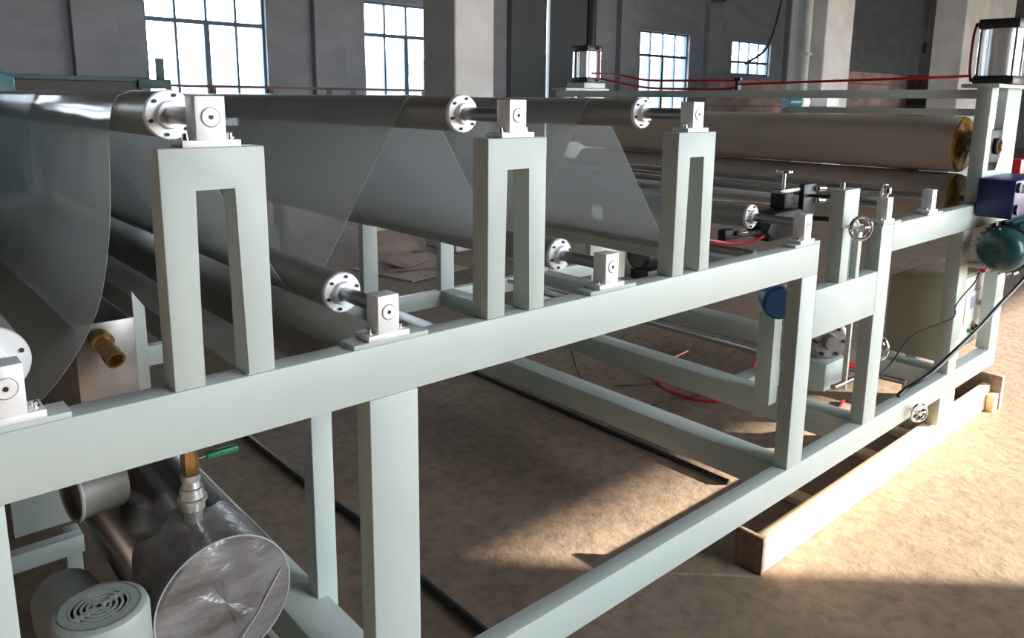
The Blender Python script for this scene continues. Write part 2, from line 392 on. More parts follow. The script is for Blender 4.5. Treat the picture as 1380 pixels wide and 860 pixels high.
air_cylinder(4.13, 2.715, 1.7005, .072, .26, 'silver air cylinder on the far upright, in front of the dark door', -1)

# ------------------------------------------------------------------ rollers
def roller(name, x, z, r, y0, y1, label, group=None, mat=None, flange=True, sh0=.045, sh1=2.695, rs=.0145, fr=None, cat='roller'):
    t = thing(name, (x, y0, z-r), label, cat, group)
    L = y1-y0
    MB().lathe((x, y0, z), (0, 1, 0), [(0, 0), (0, r-.002), (.002, r), (L-.002, r), (L, r-.002), (L, 0)], 48).build('roller_tube', mat or ROLL, t)
    if flange:
        fr = fr or r+.0025
        for ya, s in ((y0, -1), (y1, 1)):
            fl = MB().lathe((x, ya, z), (0, s, 0), [(0, 0), (0, fr), (.008, fr), (.010, fr-.002), (.010, .024), (.022, .022), (.022, 0)], 40).build('flange', ALU, t)
            if s < 0:
                for k in range(6):
                    a = k*math.pi/3+.3
                    MB().cyl((x+math.cos(a)*fr*.8, ya+s*.0102, z+math.sin(a)*fr*.8), (x+math.cos(a)*fr*.8, ya+s*.0145, z+math.sin(a)*fr*.8), .0032, 8).build('flange_bolt', DARK, fl)
    MB().cyl((x, sh0, z), (x, y0-.01, z), rs, 24, .001).build('shaft', SHAFT, t)
    MB().cyl((x, y1+.01, z), (x, sh1, z), rs, 24, .001).build('shaft', SHAFT, t)
    return t
TZ, BZ, RR = 1.538, 1.187, .0385
gi = 'guide rollers under the film'
roller('guide_roller', .424, TZ, RR, .19, 2.5, 'steel guide roller on the nearest slotted post, under the film', gi)
roller('guide_roller', 1.035, TZ, RR, .19, 2.5, 'steel guide roller on the second slotted post from the left', gi)
roller('guide_roller', 1.647, TZ, RR, .19, 2.5, 'steel guide roller on the third slotted post from the left', gi)
roller('guide_roller', -.184, TZ, RR-.002, .19, 2.5, 'steel guide roller on the post just outside the left edge', gi)
roller('guide_roller', .134, BZ, .05, .14, 2.5, 'low guide roller at the left edge inside the hanging loop of film', gi)
roller('guide_roller', .730, BZ, RR, .19, 2.5, 'low guide roller between the first and second slotted posts', gi)
roller('guide_roller', 1.343, BZ, RR, .19, 2.5, 'low guide roller between the second and third slotted posts', gi)
roller('guide_roller', 2.262, BZ+.01, RR, .21, 2.5, 'low guide roller at the stepped right end of the upper beam', gi)
roller('guide_roller', 2.86, 1.205, .036, .2, 2.5, 'guide roller on the right beam beside the corner leg', gi, CHROME)
roller('guide_roller', 3.275, 1.205, .036, .2, 2.5, 'guide roller on the right beam nearest the brown rollers', gi, CHROME)
roller('idler_roller', 2.045, 1.118, .03, .25, 2.5, 'thin idler roller hidden behind the third post where the film turns', None, ROLL, False, .051, 2.689)
# large covered rollers
for z, lab in ((1.39, 'upper large brown rubber roller with amber end, under the tie bars'), (1.128, 'lower large brown rubber roller pressed under the upper one')):
    t = thing('nip_roller', (3.92, .2, z-.129), lab, 'roller', 'brown nip rollers')
    MB().lathe((3.92, .135, z), (0, 1, 0), [(0, .1), (0, .124), (.006, .1285), (2.355, .1285), (2.361, .124), (2.361, .1)], 64).build('roller_cover', BROWN, t)
    MB().lathe((3.92, .134, z), (0, 1, 0), [(.004, .1275), (-.008, .124), (-.016, .10), (-.018, .07), (-.022, .04), (-.022, 0)], 48).build('roller_end', GOLD, t)
    MB().lathe((3.92, 2.5, z), (0, 1, 0), [(-.004, .1235), (.004, .118), (.006, .0)], 48).build('roller_end', GOLD, t)
    MB().cyl((3.92, .085, z), (3.92, .111, z), .03).build('shaft', SHAFT, t)
    MB().cyl((3.92, 2.51, z), (3.92, 2.688, z), .03).build('shaft', SHAFT, t)
# chrome roller low in the frame (between the lower beams)
roller('chrome_roller', 3.12, .445, .03, .45, 2.2, 'bright chrome roller lying low behind the stepped legs', None, CHROME, True, .39, 2.4, .012)

# ------------------------------------------------------------------ bearing blocks
def bearing(x, z, base, y0, y1, label, w=.0445, bw=.087, top=None, side=1):
    t = thing('bearing_block', (x, (y0+y1)/2, base), label, 'bearing block', 'square bearing blocks on the frame')
    top = top or z+.031
    MB().box(x-bw/2, x+bw/2, y0, y1, base, base+.0105, .001).build('base_plate', ALU, t)
    MB().box(x-w/2, x+w/2, y0+.002, y1-.008, base+.0105, top, .0012).build('housing', ALU, t)
    yf = y0+.002 if side > 0 else y1-.008
    s = -1 if side > 0 else 1
    MB().torus((x, yf, z), (0, 1, 0), .0145, .0007, 32, 6).build('cap_ring', GROVE, t)
    MB().lathe((x, yf, z), (0, s, 0), [(-.001, .0135), (.0015, .0135), (.0022, .0125), (.0022, .004), (.0005, .0035), (.0005, 0)], 28).build('shaft_cap', ALU, t)
    MB().cyl((x, yf+s*.0012, z), (x, yf+s*.0032, z), .0032, 12).build('centre_screw', DARK, t)
    for sx in (-1, 1):
        MB().lathe((x+sx*(bw/2-.011), (y0+y1)/2-.008, base+.0105), (0, 0, 1), [(0, 0), (0, .0068), (.003, .0068), (.003, .005), (.009, .0048), (.010, .003), (.010, 0)], 12).build('bolt', CHROME, t)
tops = ((.424, 'nearest bearing block, white machined, on the first slotted post'), (1.035, 'white bearing block on the second slotted post'), (1.647, 'white bearing block on the third slotted post'))
for x, lab in tops:
    bearing(x, TZ, PT, 0.0, DEP, lab); bearing(x, TZ, PT, 2.69, 2.74, 'far-side twin: ' + lab, side=-1)
lows = ((.134, B1z+.009, 'white bearing block on the upper beam at the left edge'), (.724, B1z+.009, 'white bearing block on the upper beam between first and second posts'),
        (1.337, B1z+.009, 'white bearing block on the upper beam between second and third posts'), (2.262, B1z+.009, 'white bearing block at the stepped right end of the upper beam'),
        (2.86, 1.145, 'small bearing block on the right beam below a chrome knob'), (3.275, 1.145, 'small bearing block on the right beam nearest the tall stand'))
for i, (x, b, lab) in enumerate(lows):
    z = BZ if i < 3 else (BZ+.01 if i == 3 else 1.205)
    bearing(x, z, b, 0.0, DEP, lab); bearing(x, z, b, 2.69, 2.74, 'far-side twin: ' + lab, side=-1)
k = MB().lathe((2.872, .024, 1.2362), (0, 0, 1), [(0, 0), (0, .006), (.012, .006), (.013, .015), (.034, .015), (.040, .009), (.040, 0)], 16)
tag(k.build('adjusting_knob', CHROME), 'small chrome knob standing on the bearing block over the corner leg', 'knob')

# ------------------------------------------------------------------ film web
def tangent(c1, r1, s1, c2, r2, s2):
    dx, dz = c2[0]-c1[0], c2[1]-c1[1]; L = math.hypot(dx, dz); ph = math.atan2(dz, dx)
    th = ph-math.asin((s1*r1-s2*r2)/L); n = (-math.sin(th), math.cos(th))
    return (c1[0]+s1*r1*n[0], c1[1]+s1*r1*n[1]), (c2[0]+s2*r2*n[0], c2[1]+s2*r2*n[1])
def arc(c, r, a, b, s):
    a0 = math.atan2(a[1]-c[1], a[0]-c[0]); a1 = math.atan2(b[1]-c[1], b[0]-c[0])
    if s > 0:
        while a1 > a0: a1 -= 2*math.pi
    else:
        while a1 < a0: a1 += 2*math.pi
    n = max(2, int(abs(a1-a0)/.16)); return [(c[0]+r*math.cos(a0+(a1-a0)*i/n), c[1]+r*math.sin(a0+(a1-a0)*i/n)) for i in range(n+1)]
def film_path(off):
    R = RR+off
    loop = [(-.146, 1.50), (-.12, 1.36), (-.085, 1.21), (-.04, 1.09), (.03, 1.015), (.12, .995), (.20, 1.018), (.252, 1.062), (.298, 1.123), (.337, 1.207), (.3625, 1.342), (.3735-off, 1.48), (.3775-off, 1.518), (.3842-off, 1.547), (.3945-off, 1.5665+off)]
    pts = [(-.184-R*math.cos(a), TZ+R*math.sin(a)) for a in (1.2, 1.6, 2.0, 2.5, 3.0)][:-1]
    lp = [(v.x, v.y) for v in crom([Vector((p[0], p[1])) for p in loop], 5)]
    pts += lp
    seq = [((.424, TZ), R, 1), ((.730, BZ), R, -1), ((1.035, TZ), R, 1), ((1.343, BZ), R, -1), ((1.647, TZ), R, 1), ((2.045, 1.118), .03+off, -1), ((2.262, BZ+.01), R, 1), ((2.86, 1.205), .036+off, -1)]
    tg = [tangent(*seq[i], *seq[i+1]) for i in range(len(seq)-1)]
    start = (seq[0][0][0]-R*.2, TZ+R*.98)
    for i, (c, r, s) in enumerate(seq):
        a = start if i == 0 else tg[i-1][1]
        b = tg[i][0] if i < len(tg) else (c[0]+.012, c[1]-math.sqrt(r*r-.012**2))
        pts += arc(c, r, a, b, s)
        if i < len(tg):
            q = tg[i][1]; n = 6
            for k in range(1, n): pts.append((b[0]+(q[0]-b[0])*k/n, b[1]+(q[1]-b[1])*k/n))
    return pts
def film(name, off, y0, y1, mat, label):
    P = film_path(off); bm = bmesh.new(); ny = 14; grid = []
    for (x, z) in P: grid.append([bm.verts.new((x, y0+(y1-y0)*j/ny, z)) for j in range(ny+1)])
    for a, b in zip(grid, grid[1:]):
        for j in range(ny): bm.faces.new([a[j], b[j], b[j+1], a[j+1]])
    m = MB(); m.bm.free(); m.bm = bm
    t = thing(name, (1.5, y0, 1.0), label, 'plastic film', 'film web')
    m.build('film_sheet', mat, t)
    e = MB(); e.tube([(x, y0, z) for x, z in P], .0007, 5)
    if off < .003: e.build('cut_edge', EDGE, t)
    else: e.bm.free()
film('film_web', .0015, .36, 2.42, FILM, 'wide clear plastic film zigzagging over and under the rollers')
film('film_ply', .0045, 1.06, 2.42, FILM2, 'second layer of plastic film starting further in across the rollers')

# ------------------------------------------------------------------ left: tank, drum, motor, fitting
t = thing('water_tank', (.36, .45, .86), 'stained stainless steel water tank behind the upper beam near the left post', 'tank')
m = MB()
m.box(.305, .412, .45, .455, .86, 1.134, .0008); m.build('front_panel', STAIN, t)
MB().box(.404, .409, .456, 2.3, .86, 1.134, .0008).build('side_panel', STAIN, t)
MB().box(.305, .309, .456, 2.3, .86, 1.134, .0008).build('side_panel', STAIN, t)
MB().box(.310, .403, .456, 2.3, .86, .865).build('bottom_panel', STAIN, t)
MB().prism([(.414, .86), (.436, .86), (.436, 1.15), (.414, 1.185)], 'y', .458, .463).build('bracket', PAINT, t)
t = thing('drain_pipe', (.34, .38, 1.03), 'stubby brass drain pipe elbow on the stainless tank', 'pipe fitting')
MB().cyl((.347, .449, 1.105), (.347, .42, 1.10), .021, 20, .002).build('collar', BRASS, t)
MB().lathe((.347, .425, 1.10), (.12, -.9, -.35), [(0, 0), (0, .016), (.035, .016), (.037, .018), (.06, .018), (.06, .013), (.03, .013), (.03, 0)], 24).build('pipe_stub', BRASS, t)

t = thing('chill_drum', (.45, .15, .52), 'long polished steel drum below the upper beam with plastic-wrapped end', 'drum')
MB().lathe((.45, .16, .648), (0, 1, 0), [(0, 0), (0, .118), (.01, .124), (2.1, .124), (2.11, .118), (2.11, 0)], 72).build('drum_shell', DRUM, t)
bm_ = MB(); n = 72
rings = []
for j, rr in enumerate((.1265, .12, .10, .07, .035)):
    rings.append([bm_.bm.verts.new((.45+math.cos(2*math.pi*k/n)*rr, .148-(.004*j if j < 2 else .006)-.004*math.sin(5*k*2*math.pi/n+j*1.7)*(j > 0)-random.random()*.002*(j > 0), .648+math.sin(2*math.pi*k/n)*rr)) for k in range(n)])
cv = bm_.bm.verts.new((.45, .141, .648))
for a, b in zip(rings, rings[1:]):
    for k in range(n): bm_.bm.faces.new([a[k], a[(k+1) % n], b[(k+1) % n], b[k]])
for k in range(n): bm_.bm.faces.new([rings[-1][k], rings[-1][(k+1) % n], cv])
bk_ = [bm_.bm.verts.new((v.co.x, .30+.02*math.sin(k*.7), v.co.z)) for k, v in enumerate(rings[0])]
for k in range(n): bm_.bm.faces.new([rings[0][k], rings[0][(k+1) % n], bk_[(k+1) % n], bk_[k]])
bm_.build('plastic_wrap', WRAP, t)
MB().torus((.45, .147, .648), (0, 1, 0), .1255, .0016, 72, 6).build('wrap_hem', EDGE, t)
MB().tube([(.462, .1365, .555), (.505, .1362, .605), (.556, .141, .672)], .0014, 6).build('wrap_fold', EDGE, t)
for y in (.5, 1.9):
    MB().prism([(.33, .0), (.57, .0), (.57, .50), (.52, .548), (.45, .522), (.38, .548), (.33, .50)], 'y', y, y+.03, .002).build('cradle', PAINT, t)

t = thing('motor', (.245, .155, 0), 'pale grey upright electric motor with slotted fan cover below the upper beam, lower left', 'motor')
mx, my, mz, mr = .246, .158, .73, .0765
MB().lathe((mx, my, mz-.27), (0, 0, 1), [(0, 0), (0, mr*.86), (.14, mr*.86), (.14, mr*.97), (.145, mr), (.256, mr), (.266, mr*.95), (.270, mr*.86), (.270, mr*.80)], 56).build('motor_body', MOTOR, t)
# slotted fan cover: rings and spokes
c = MB(); z0, z1 = mz-.004, mz+.0
rad = [0.0, .006, .012, .0185, .0255, .032, .0385, .045]
def ringface(m, ra, rb, a0, a1, zt):
    n = max(3, int((a1-a0)/.12)); v = []
    for i in range(n+1):
        a = a0+(a1-a0)*i/n; v.append([m.bm.verts.new((mx+math.cos(a)*r_, my+math.sin(a)*r_, z_)) for r_, z_ in ((ra, zt), (rb, zt), (rb, zt-.004), (ra, zt-.004))])
    for p, q in zip(v, v[1:]):
        for j in range(4): m.bm.faces.new([p[j], q[j], q[(j+1) % 4], p[(j+1) % 4]])
    m.bm.faces.new(v[0]); m.bm.faces.new(v[-1][::-1])
ringface(c, .0475, mr*.82, 0, 2*math.pi-.0001, mz)
for i, (ra, rb) in enumerate(((.0425, .0475), (.0335, .0385), (.0245, .0295), (.0155, .0205), (.0065, .0115))):
    ringface(c, ra-.0002, rb-.001, 0, 2*math.pi-.0001, mz)
for k in range(4):
    a = k*math.pi/2+.35; R_ = Matrix.Rotation(a, 3, 'Z')
    vs = []
    for dx, dy in ((0, -.004), (.049, -.005), (.049, .005), (0, .004)):
        p = R_ @ Vector((dx, dy, 0)); vs.append((mx+p.x, my+p.y))
    c.prism(vs, 'z', mz-.0041, mz+.0002)
c.build('fan_cover', MOTOR, t)
MB().cyl((mx, my, mz-.02), (mx, my, mz-.012), .05, 32).build('fan', BLACK, t)
MB().box(mx-.03, mx+.03, my+mr*.8, my+mr*.8+.05, mz-.16, mz-.09, .004).build('terminal_box', MOTOR, t)
MB().lathe((mx, my, 0), (0, 0, 1), [(0, 0), (0, .085), (.03, .085), (.035, .06), (.32, .055), (.34, .085), (.46, .085), (.46, 0)], 40).build('pump_housing', DARK, t)
t = thing('pump', (.21, .55, 0), 'dim grey round pump behind the fan-covered motor', 'pump')
MB().lathe((.25, .34, .56), (0, 1, 0), [(0, 0), (.0, .04), (.02, .062), (.09, .066), (.16, .06), (.16, 0)], 36).build('pump_body', DARKG if 'DARKG' in globals() else MOTOR, t)
MB().box(.20, .30, .40, .46, 0, .51, .004).build('pump_leg', DARK, t)
t = thing('stainless_duct', (.33, .42, .5), 'dull grey duct with a pale rolled rim between the motor and the drum', 'duct')
MB().lathe((.275, .46, .797), (1, .15, 0), [(0, .053), (0, .056), (.085, .056), (.09, .052), (.09, 0)], 40).build('duct_shell', BARM, t)
MB().torus((.275, .46, .797), (1, .15, 0), .057, .004, 48, 8).build('rolled_rim', MOTOR, t)
MB().lathe((.275, .46, .797), (1, .15, 0), [(.015, .0), (.015, .0525), (.0151, .0)], 40).build('duct_end', STAIN, t)

t = thing('valve_fitting', (.436, .25, .772), 'ribbed stainless pipe coupling standing upright on the drum with a brass ball valve', 'valve')
fx, fy = .4362, .25
COUP = nmat('dull_stainless', (.6, .6, .6), .32, .8)
MB().lathe((fx, fy, .773), (0, 0, 1), [(0, 0), (0, .016), (.022, .018), (.026, .0225), (.040, .0225), (.042, .027), (.048, .027), (.050, .0235), (.068, .021), (.070, .018), (.082, .016), (.084, .018), (.096, .018), (.096, 0)], 32).build('coupling', COUP, t)
MB().lathe((fx, fy, .869), (0, 0, 1), [(0, 0), (0, .015), (.01, .0165), (.022, .0155), (.03, .0165), (.048, .015), (.048, 0)], 6).build('valve_body', BRASS, t)
h = MB().box(fx+.03, fx+.092, fy-.008, fy+.008, .888, .900, .003).build('handle_grip', GREEN, t)
MB().cyl((fx+.01, fy, .894), (fx+.033, fy, .895), .003, 10).build('handle_stem', CHROME, t)
MB().tube([(fx, fy, .917), (fx, fy, .95), (fx-.01, fy+.03, .985), (fx-.03, fy+.09, 1.0)], .010, 12).build('upper_pipe', STAIN, t)

t = thing('motor_subframe', (.79, .42, 0), 'low pale steel stand behind the main front leg', 'frame')
MB().box(.758, .812, .40, .45, 0, 1.0, .003).build('leg', PAINT, t)
MB().box(-.6, .40, 1.08, 1.12, .32, .372, .003).build('rail', PAINT, t)
MB().box(.36, .40, 1.121, 1.16, 0, .372, .003).build('leg', PAINT, t)
MB().box(-.6, -.56, 1.121, 1.16, 0, .372, .003).build('leg', PAINT, t)
MB().box(.40, .758, 1.08, 1.12, .05, .09, .003).build('rail', PAINT, t)
MB().box(.758, .80, .45, 1.12, .05, .09, .003).build('rail', PAINT, t)

# ------------------------------------------------------------------ pipes, hoses, cables on the floor
tag(MB().tube([(1.295, 2.5, .015), (1.30, 1.6, .015), (1.32, 1.2, .015), (1.29, .75, .015), (1.286, .3, .015), (1.28, -.1, .015)], .014, 10).build('floor_pipe', DARK), 'dark pipe lying on the floor behind the main front leg', 'pipe')
tag(MB().tube([(2.66, 2.4, .012), (2.645, 1.2, .012), (2.645, .45, .012)], .011, 10).build('floor_pipe', DARK), 'thin dark pipe on the floor beneath the cross beams', 'pipe')
hz = .008
tag(MB().tube(crom([(3.95, 1.6, hz), (3.62, 1.55, hz), (3.42, 1.46, hz), (3.31, 1.26, hz), (3.31, 1.08, hz), (3.42, .97, hz), (3.60, .97, hz), (3.82, 1.06, hz), (3.96, 1.14, hz), (4.1, 1.2, .05)], 8), .0085, 8).build('air_hose', RED), 'red air hose looping on the floor beyond the cross beams', 'hose', 'red hoses')
tag(MB().tube(crom([(3.26, .58, hz), (3.40, .52, hz), (3.52, .47, hz), (3.68, .50, hz), (3.9, .56, hz)], 8), .0085, 8).build('air_hose', RED), 'short red air hose on the floor behind the stepped legs', 'hose', 'red hoses')
X0 = 3.842
tag(MB().tube(crom([(3.90, .13, 1.70), (X0, .30, 1.692), (X0, .461, 1.689), (X0, .9, 1.680), (X0, 1.267, 1.672)], 6), .0065, 8).build('air_hose', RED), 'taut red air hose from the near cylinder to the small black valve', 'hose', 'red hoses')
tag(MB().tube(crom([(X0, 1.29, 1.694), (X0, 1.7, 1.697), (X0, 1.95, 1.705), (X0+.03, 2.2, 1.742), (4.06, 2.60, 1.765)], 6), .0065, 8).build('air_hose', RED), 'upper red air hose running from the black valve to the far cylinder', 'hose', 'red hoses')
tag(MB().tube(crom([(4.06, 2.60, 1.73), (X0, 2.32, 1.715), (X0, 2.1, 1.68), (X0, 1.9, 1.655), (X0, 1.6, 1.6475), (X0, 1.35, 1.6475), (X0, 1.29, 1.668)], 6), .0065, 8).build('air_hose', RED), 'lower red air hose sagging to the tie bar from the far cylinder', 'hose', 'red hoses')
t = thing('air_valve', (X0-.02, 1.278, 1.64), 'small black air valve standing on the tie bar', 'valve')
MB().box(3.812, 3.852, 1.27, 1.288, 1.638, 1.692, .002).build('valve_body', BLACK, t)
MB().cyl((3.83, 1.262, 1.7), (3.83, 1.30, 1.7), .010, 12).build('valve_knob', BLACK, t)
tag(MB().tube(crom([(4.62, -.05, .80), (4.44, -.05, .713), (4.1, -.05, .635), (3.845, -.05, .572), (3.5, -.045, .50), (3.33, -.03, .455), (3.25, .02, .40), (3.2, .03, .379)], 8), .009, 8).build('power_cable', BLACK), 'thick black power cable slanting across the stand to the low rail', 'cable')
tag(MB().tube(crom([(3.82, -.03, .83), (3.80, -.02, .78), (3.70, -.012, .735), (3.62, -.012, .70), (3.60, -.012, .65), (3.50, .06, .60), (3.44, .10, .56), (3.38, .14, .45), (3.3, .16, .39), (3.2, .2, .34)], 6), .0035, 6).build('signal_cable', DARK), 'thin dark cable hanging from the motor past the stand leg', 'cable')
tag(MB().tube(crom([(2.75, 1.75, .006), (2.95, 1.45, .006), (3.05, 1.2, .006), (3.3, 1.15, .006), (3.6, .95, .006)], 6), .004, 6).build('floor_cable', DARK), 'thin dark cable trailing on the brown floor under the machine', 'cable')
tag(MB().tube(crom([(3.0, 1.75, .25), (3.02, 1.62, .01), (3.2, 1.45, .006), (3.5, 1.3, .006), (3.9, 1.1, .006)], 6), .004, 6).build('floor_cable', DARK), 'second thin cable curling down onto the floor under the machine', 'cable')

# ------------------------------------------------------------------ wooden skid
t = thing('wooden_skid', (3.1, .12, 0), 'rough timber skid under the low rail at lower right', 'skid')
MB().box(2.205, 4.42, .028, .066, .002, .1325, .004).build('long_plank', WOOD, t)
MB().box(2.18, 2.20, .025, .13, .0, .136, .003).build('end_board', WOOD2, t)
MB().box(4.43, 4.47, -.02, .2, .0, .18, .003).build('end_board', WOOD2, t)
MB().box(4.36, 4.425, -.012, .026, .0, .09, .003).build('end_block', WOOD, t)
for x in (2.7, 3.3, 3.66):
    MB().box(x, x+.075, .0665, .24, .002, .03, .003).build('cross_slat', WOOD, t)
MB().tube([(3.42, .0255, .035), (4.25, .0255, .035)], .003, 6).build('steel_strap', DARK, t)

# ------------------------------------------------------------------ handwheels and edge guide (right of the third post)
def handwheel(x, y, z, d, R, label, stem=.03):
    t = thing('handwheel', (x, y, z-R), label, 'handwheel', 'chrome handwheels'); d = Vector(d).normalized(); p = Vector((x, y, z))
    MB().torus(p, d, R, R*.16, 32, 10).build('rim', CHROME, t)
    MB().cyl(p-d*R*.3, p+d*R*.3, R*.3, 18, .001).build('hub', CHROME, t)
    u = d.orthogonal().normalized(); v = d.cross(u)
    for k in range(3):
        a = k*2*math.pi/3+.4; q = u*math.cos(a)+v*math.sin(a)
        MB().cyl(p+q*R*.25, p+q*R*.95, R*.1, 8).build('spoke', CHROME, t)
    MB().cyl(p-d*R*.3, p-d*stem, R*.14, 12).build('spindle', CHROME, t)
handwheel(2.515, -.05, 1.165, (-.6, -1, 0), .038, 'chrome handwheel on the front of the slotted upright', .058)
handwheel(3.245, -.042, .315, (-.6, -1, 0), .036, 'chrome handwheel on the front of the low rail', .049)
MB_ = MB().cyl((2.52, .025, 1.288), (2.52, .025, 1.31), .008, 12)
tag(MB_.build('locating_pin', SHAFT), 'small steel pin on top of the slotted upright', 'pin')
t = thing('edge_guide', (2.55, .3, 1.1), 'black clamp bracket with small chrome handwheel between third post and slotted upright', 'clamp', None)
MB().cyl((2.46, .205, 1.332), (2.46, .205, 1.342), .029, 24, .002).build('handwheel_rim', CHROME, t)
MB().cyl((2.46, .205, 1.235), (2.46, .205, 1.332), .006, 12).build('spindle', CHROME, t)
MB().box(2.43, 2.49, .18, .235, 1.21, 1.262, .003).build('slide_block', DARK, t)
MB().box(2.42, 2.62, .19, .225, 1.262, 1.276, .002).build('top_arm', SHAFT, t)
MB().box(2.56, 2.65, .18, .20, 1.12, 1.287, .003).build('side_plate', BLACK, t)
MB().prism([(2.30, 1.145), (2.34, 1.205), (2.50, 1.208), (2.555, 1.19), (2.555, 1.12), (2.34, 1.115)], 'y', .16, .24, .003).build('clamp_body', DARK, t)
for z in (1.268, 1.225):
    MB().cyl((2.65, .175, z), (2.675, .16, z), .011, 14, .002).build('knurled_nut', CHROME, t)
MB().cyl((2.60, .178, 1.245), (2.62, .051, 1.25), .006, 12).build('guide_rod', DARK, t)
MB().cyl((2.60, .178, 1.165), (2.62, .051, 1.17), .009, 12).build('guide_rod', DARK, t)
t = thing('link_arm', (2.3, .2, 1.12), 'dark jointed arm with silver nut and red tube beside the end bearing block', 'arm')
MB().box(2.08, 2.13, .18, .21, 1.137, 1.172, .004).build('arm_end', DARK, t)
MB().box(2.13, 2.36, .185, .205, 1.137, 1.15, .002).build('arm_bar', DARK, t)
MB().cyl((2.135, .176, 1.158), (2.18, .17, 1.158), .010, 14, .001).build('nut', CHROME, t)
MB().box(2.33, 2.43, .17, .22, 1.108, 1.142, .004).build('arm_head', BLACK, t)
MB().tube(crom([(2.0, .2, 1.15), (2.1, .165, 1.13), (2.2, .165, 1.125), (2.3, .175, 1.13)], 4), .005, 8).build('air_tube', RED, t)

# drive parts seen low between the stepped legs
t = thing('blue_motor', (2.72, .3, .7), 'dark blue round motor end behind the corner leg', 'motor')
MB().lathe((2.70, .32, .805), (-.5, -.5, 0), [(-.12, 0), (-.12, .05), (0, .066), (.012, .066), (.02, .055), (.02, 0)], 36).build('motor_body', BLUEM if 'BLUEM' in globals() else nmat('bright_blue', (.01, .09, .25), .35), t)
MB().cyl((2.69, .29, .873), (2.69, .29, .89), .009, 12).build('eye_bolt', CHROME, t)
MB().box(2.70, 2.76, .33, .40, .372, .75, .003).build('motor_stand', PAINT, t)
t = thing('drive_gearbox', (3.05, .25, .4), 'round silver gearbox with red marks behind the stepped legs', 'gearbox')
MB().lathe((3.10, .30, .575), (-.5, -.6, 0), [(-.14, 0), (-.14, .07), (-.04, .09), (0, .09), (.01, .075), (.02, .07), (.02, .035), (.05, .03), (.05, 0)], 36).build('gear_case', STAIN, t)
for k in range(6):
    a = k*math.pi/3; u = Vector((.77, -.64, 0)); w = Vector((0, 0, 1)); p = Vector((3.10, .30, .575))+(u*math.cos(a)+w*math.sin(a))*.062+Vector((-.64, -.77, 0))*.018
    MB().cyl(p, p+Vector((-.64, -.77, 0))*.012, .008, 8).build('bolt', DARK, t)
MB().box(3.04, 3.055, .18, .20, .40, .76, .002).build('cream_pipe', CREAM, t)
MB().box(2.84, 2.88, .33, .37, .373, .75, .002).build('cream_post', CREAM, t)
MB().cyl((3.08, .2, .50), (3.11, .17, .49), .012, 10).build('red_plug', RED, t)
MB().box(3.02, 3.2, .26, .38, .372, .49, .003).build('gear_foot', PAINT, t)
handwheel(3.02, .075, .62, (1, -.1, 0), .055, 'edge-on chrome handwheel just right of the corner leg', .05)
t = thing('brass_valve', (3.1, .08, .6), 'small brass knob beside the edge-on handwheel', 'valve')
MB().lathe((3.10, .085, .625), (1, -.2, 0), [(0, 0), (0, .014), (.01, .02), (.02, .014), (.02, 0)], 16).build('knob', BRASS, t)
MB().cyl((2.98, .10, .625), (3.10, .088, .625), .007, 10).build('stem', SHAFT, t)
t = thing('clamp_lever', (3.2, .17, .40), 'white-ended chrome clamp on the low chrome rods', 'clamp')
MB().cyl((2.95, .19, .432), (3.20, .19, .425), .012, 12).build('rod', CHROME, t)
MB().prism([(3.19, .385), (3.24, .40), (3.235, .445), (3.20, .455)], 'y', .16, .20, .002).build('clamp_head', WHITEP, t)
tag(MB().cyl((3.35, .06, .392), (3.30, .5, .40), .012, 12).build('steel_rod', SHAFT), 'dark steel rod lying across behind the low rail', 'rod')

# control cabinet
t = thing('control_cabinet', (4.1, .12, .25), 'beige control cabinet with small display behind the stand leg', 'cabinet')
MB().box(3.80, 4.45, .10, .345, .375, .752, .004).build('cabinet_body', BEIGE, t)
dr = MB().box(3.83, 4.42, .092, .0995, .39, .74, .002).build('door', nmat('cabinet_face', (.78, .76, .68), .5), t)
MB().box(4.08, 4.32, .0865, .0915, .50, .66, .002).build('display_plate', WHITEP, dr)
MB().box(4.14, 4.24, .0835, .0862, .575, .635, .001).build('display', nmat('lcd', (.45, .48, .62), .3), dr)
MB().cyl((4.30, .0862, .58), (4.30, .076, .58), .014, 12).build('rotary_knob', BLACK, dr)
for x, c in ((4.16, GREEN), (4.22, BLACK), (4.28, RED)):
    MB().cyl((x, .0915, .46), (x, .078, .46), .010, 14).build('push_button', c, dr)
for z in (.70, .47): MB().box(4.40, 4.44, .078, .0915, z, z+.05, .002).build('hinge', DARK, dr)
for x in (3.83, 4.38): MB().box(x, x+.05, .2, .25, 0, .374, .002).build('leg', PAINT, t)

# drive motor on the tall stand
t = thing('gear_motor', (3.9, -.08, .86), 'teal finned electric motor hanging from a dark blue gearbox at the right edge', 'motor')
MB().box(3.735, 4.16, -.15, -.004, 1.09, 1.258, .008).build('gearbox', BLUE, t)
MB().box(3.80, 4.14, -.162, -.151, 1.20, 1.235, .003).build('name_plate', DARK, t)
MB().cyl((3.86, -.162, 1.22), (3.86, -.170, 1.22), .011, 12).build('plug', BRASS, t)
for z in (1.225, 1.13): MB().cyl((3.765, -.15, z), (3.765, -.162, z), .022, 16).build('corner_bolt', BLACK, t)
my_, mz_ = -.145, .965
MB().lathe((3.62, my_, mz_), (1, 0, 0), [(0, 0), (0, .045), (.006, .068), (.022, .086), (.05, .094), (.10, .096), (.10, 0)], 40).build('fan_cowl', MOTORG, t)
MB().torus((3.715, my_, mz_), (1, 0, 0), .098, .005, 40, 6).build('cowl_hoop', DARK, t)
mb_ = MB().cyl((3.722, my_, mz_), (4.10, my_, mz_), .097, 36).build('motor_body', MOTORG, t)
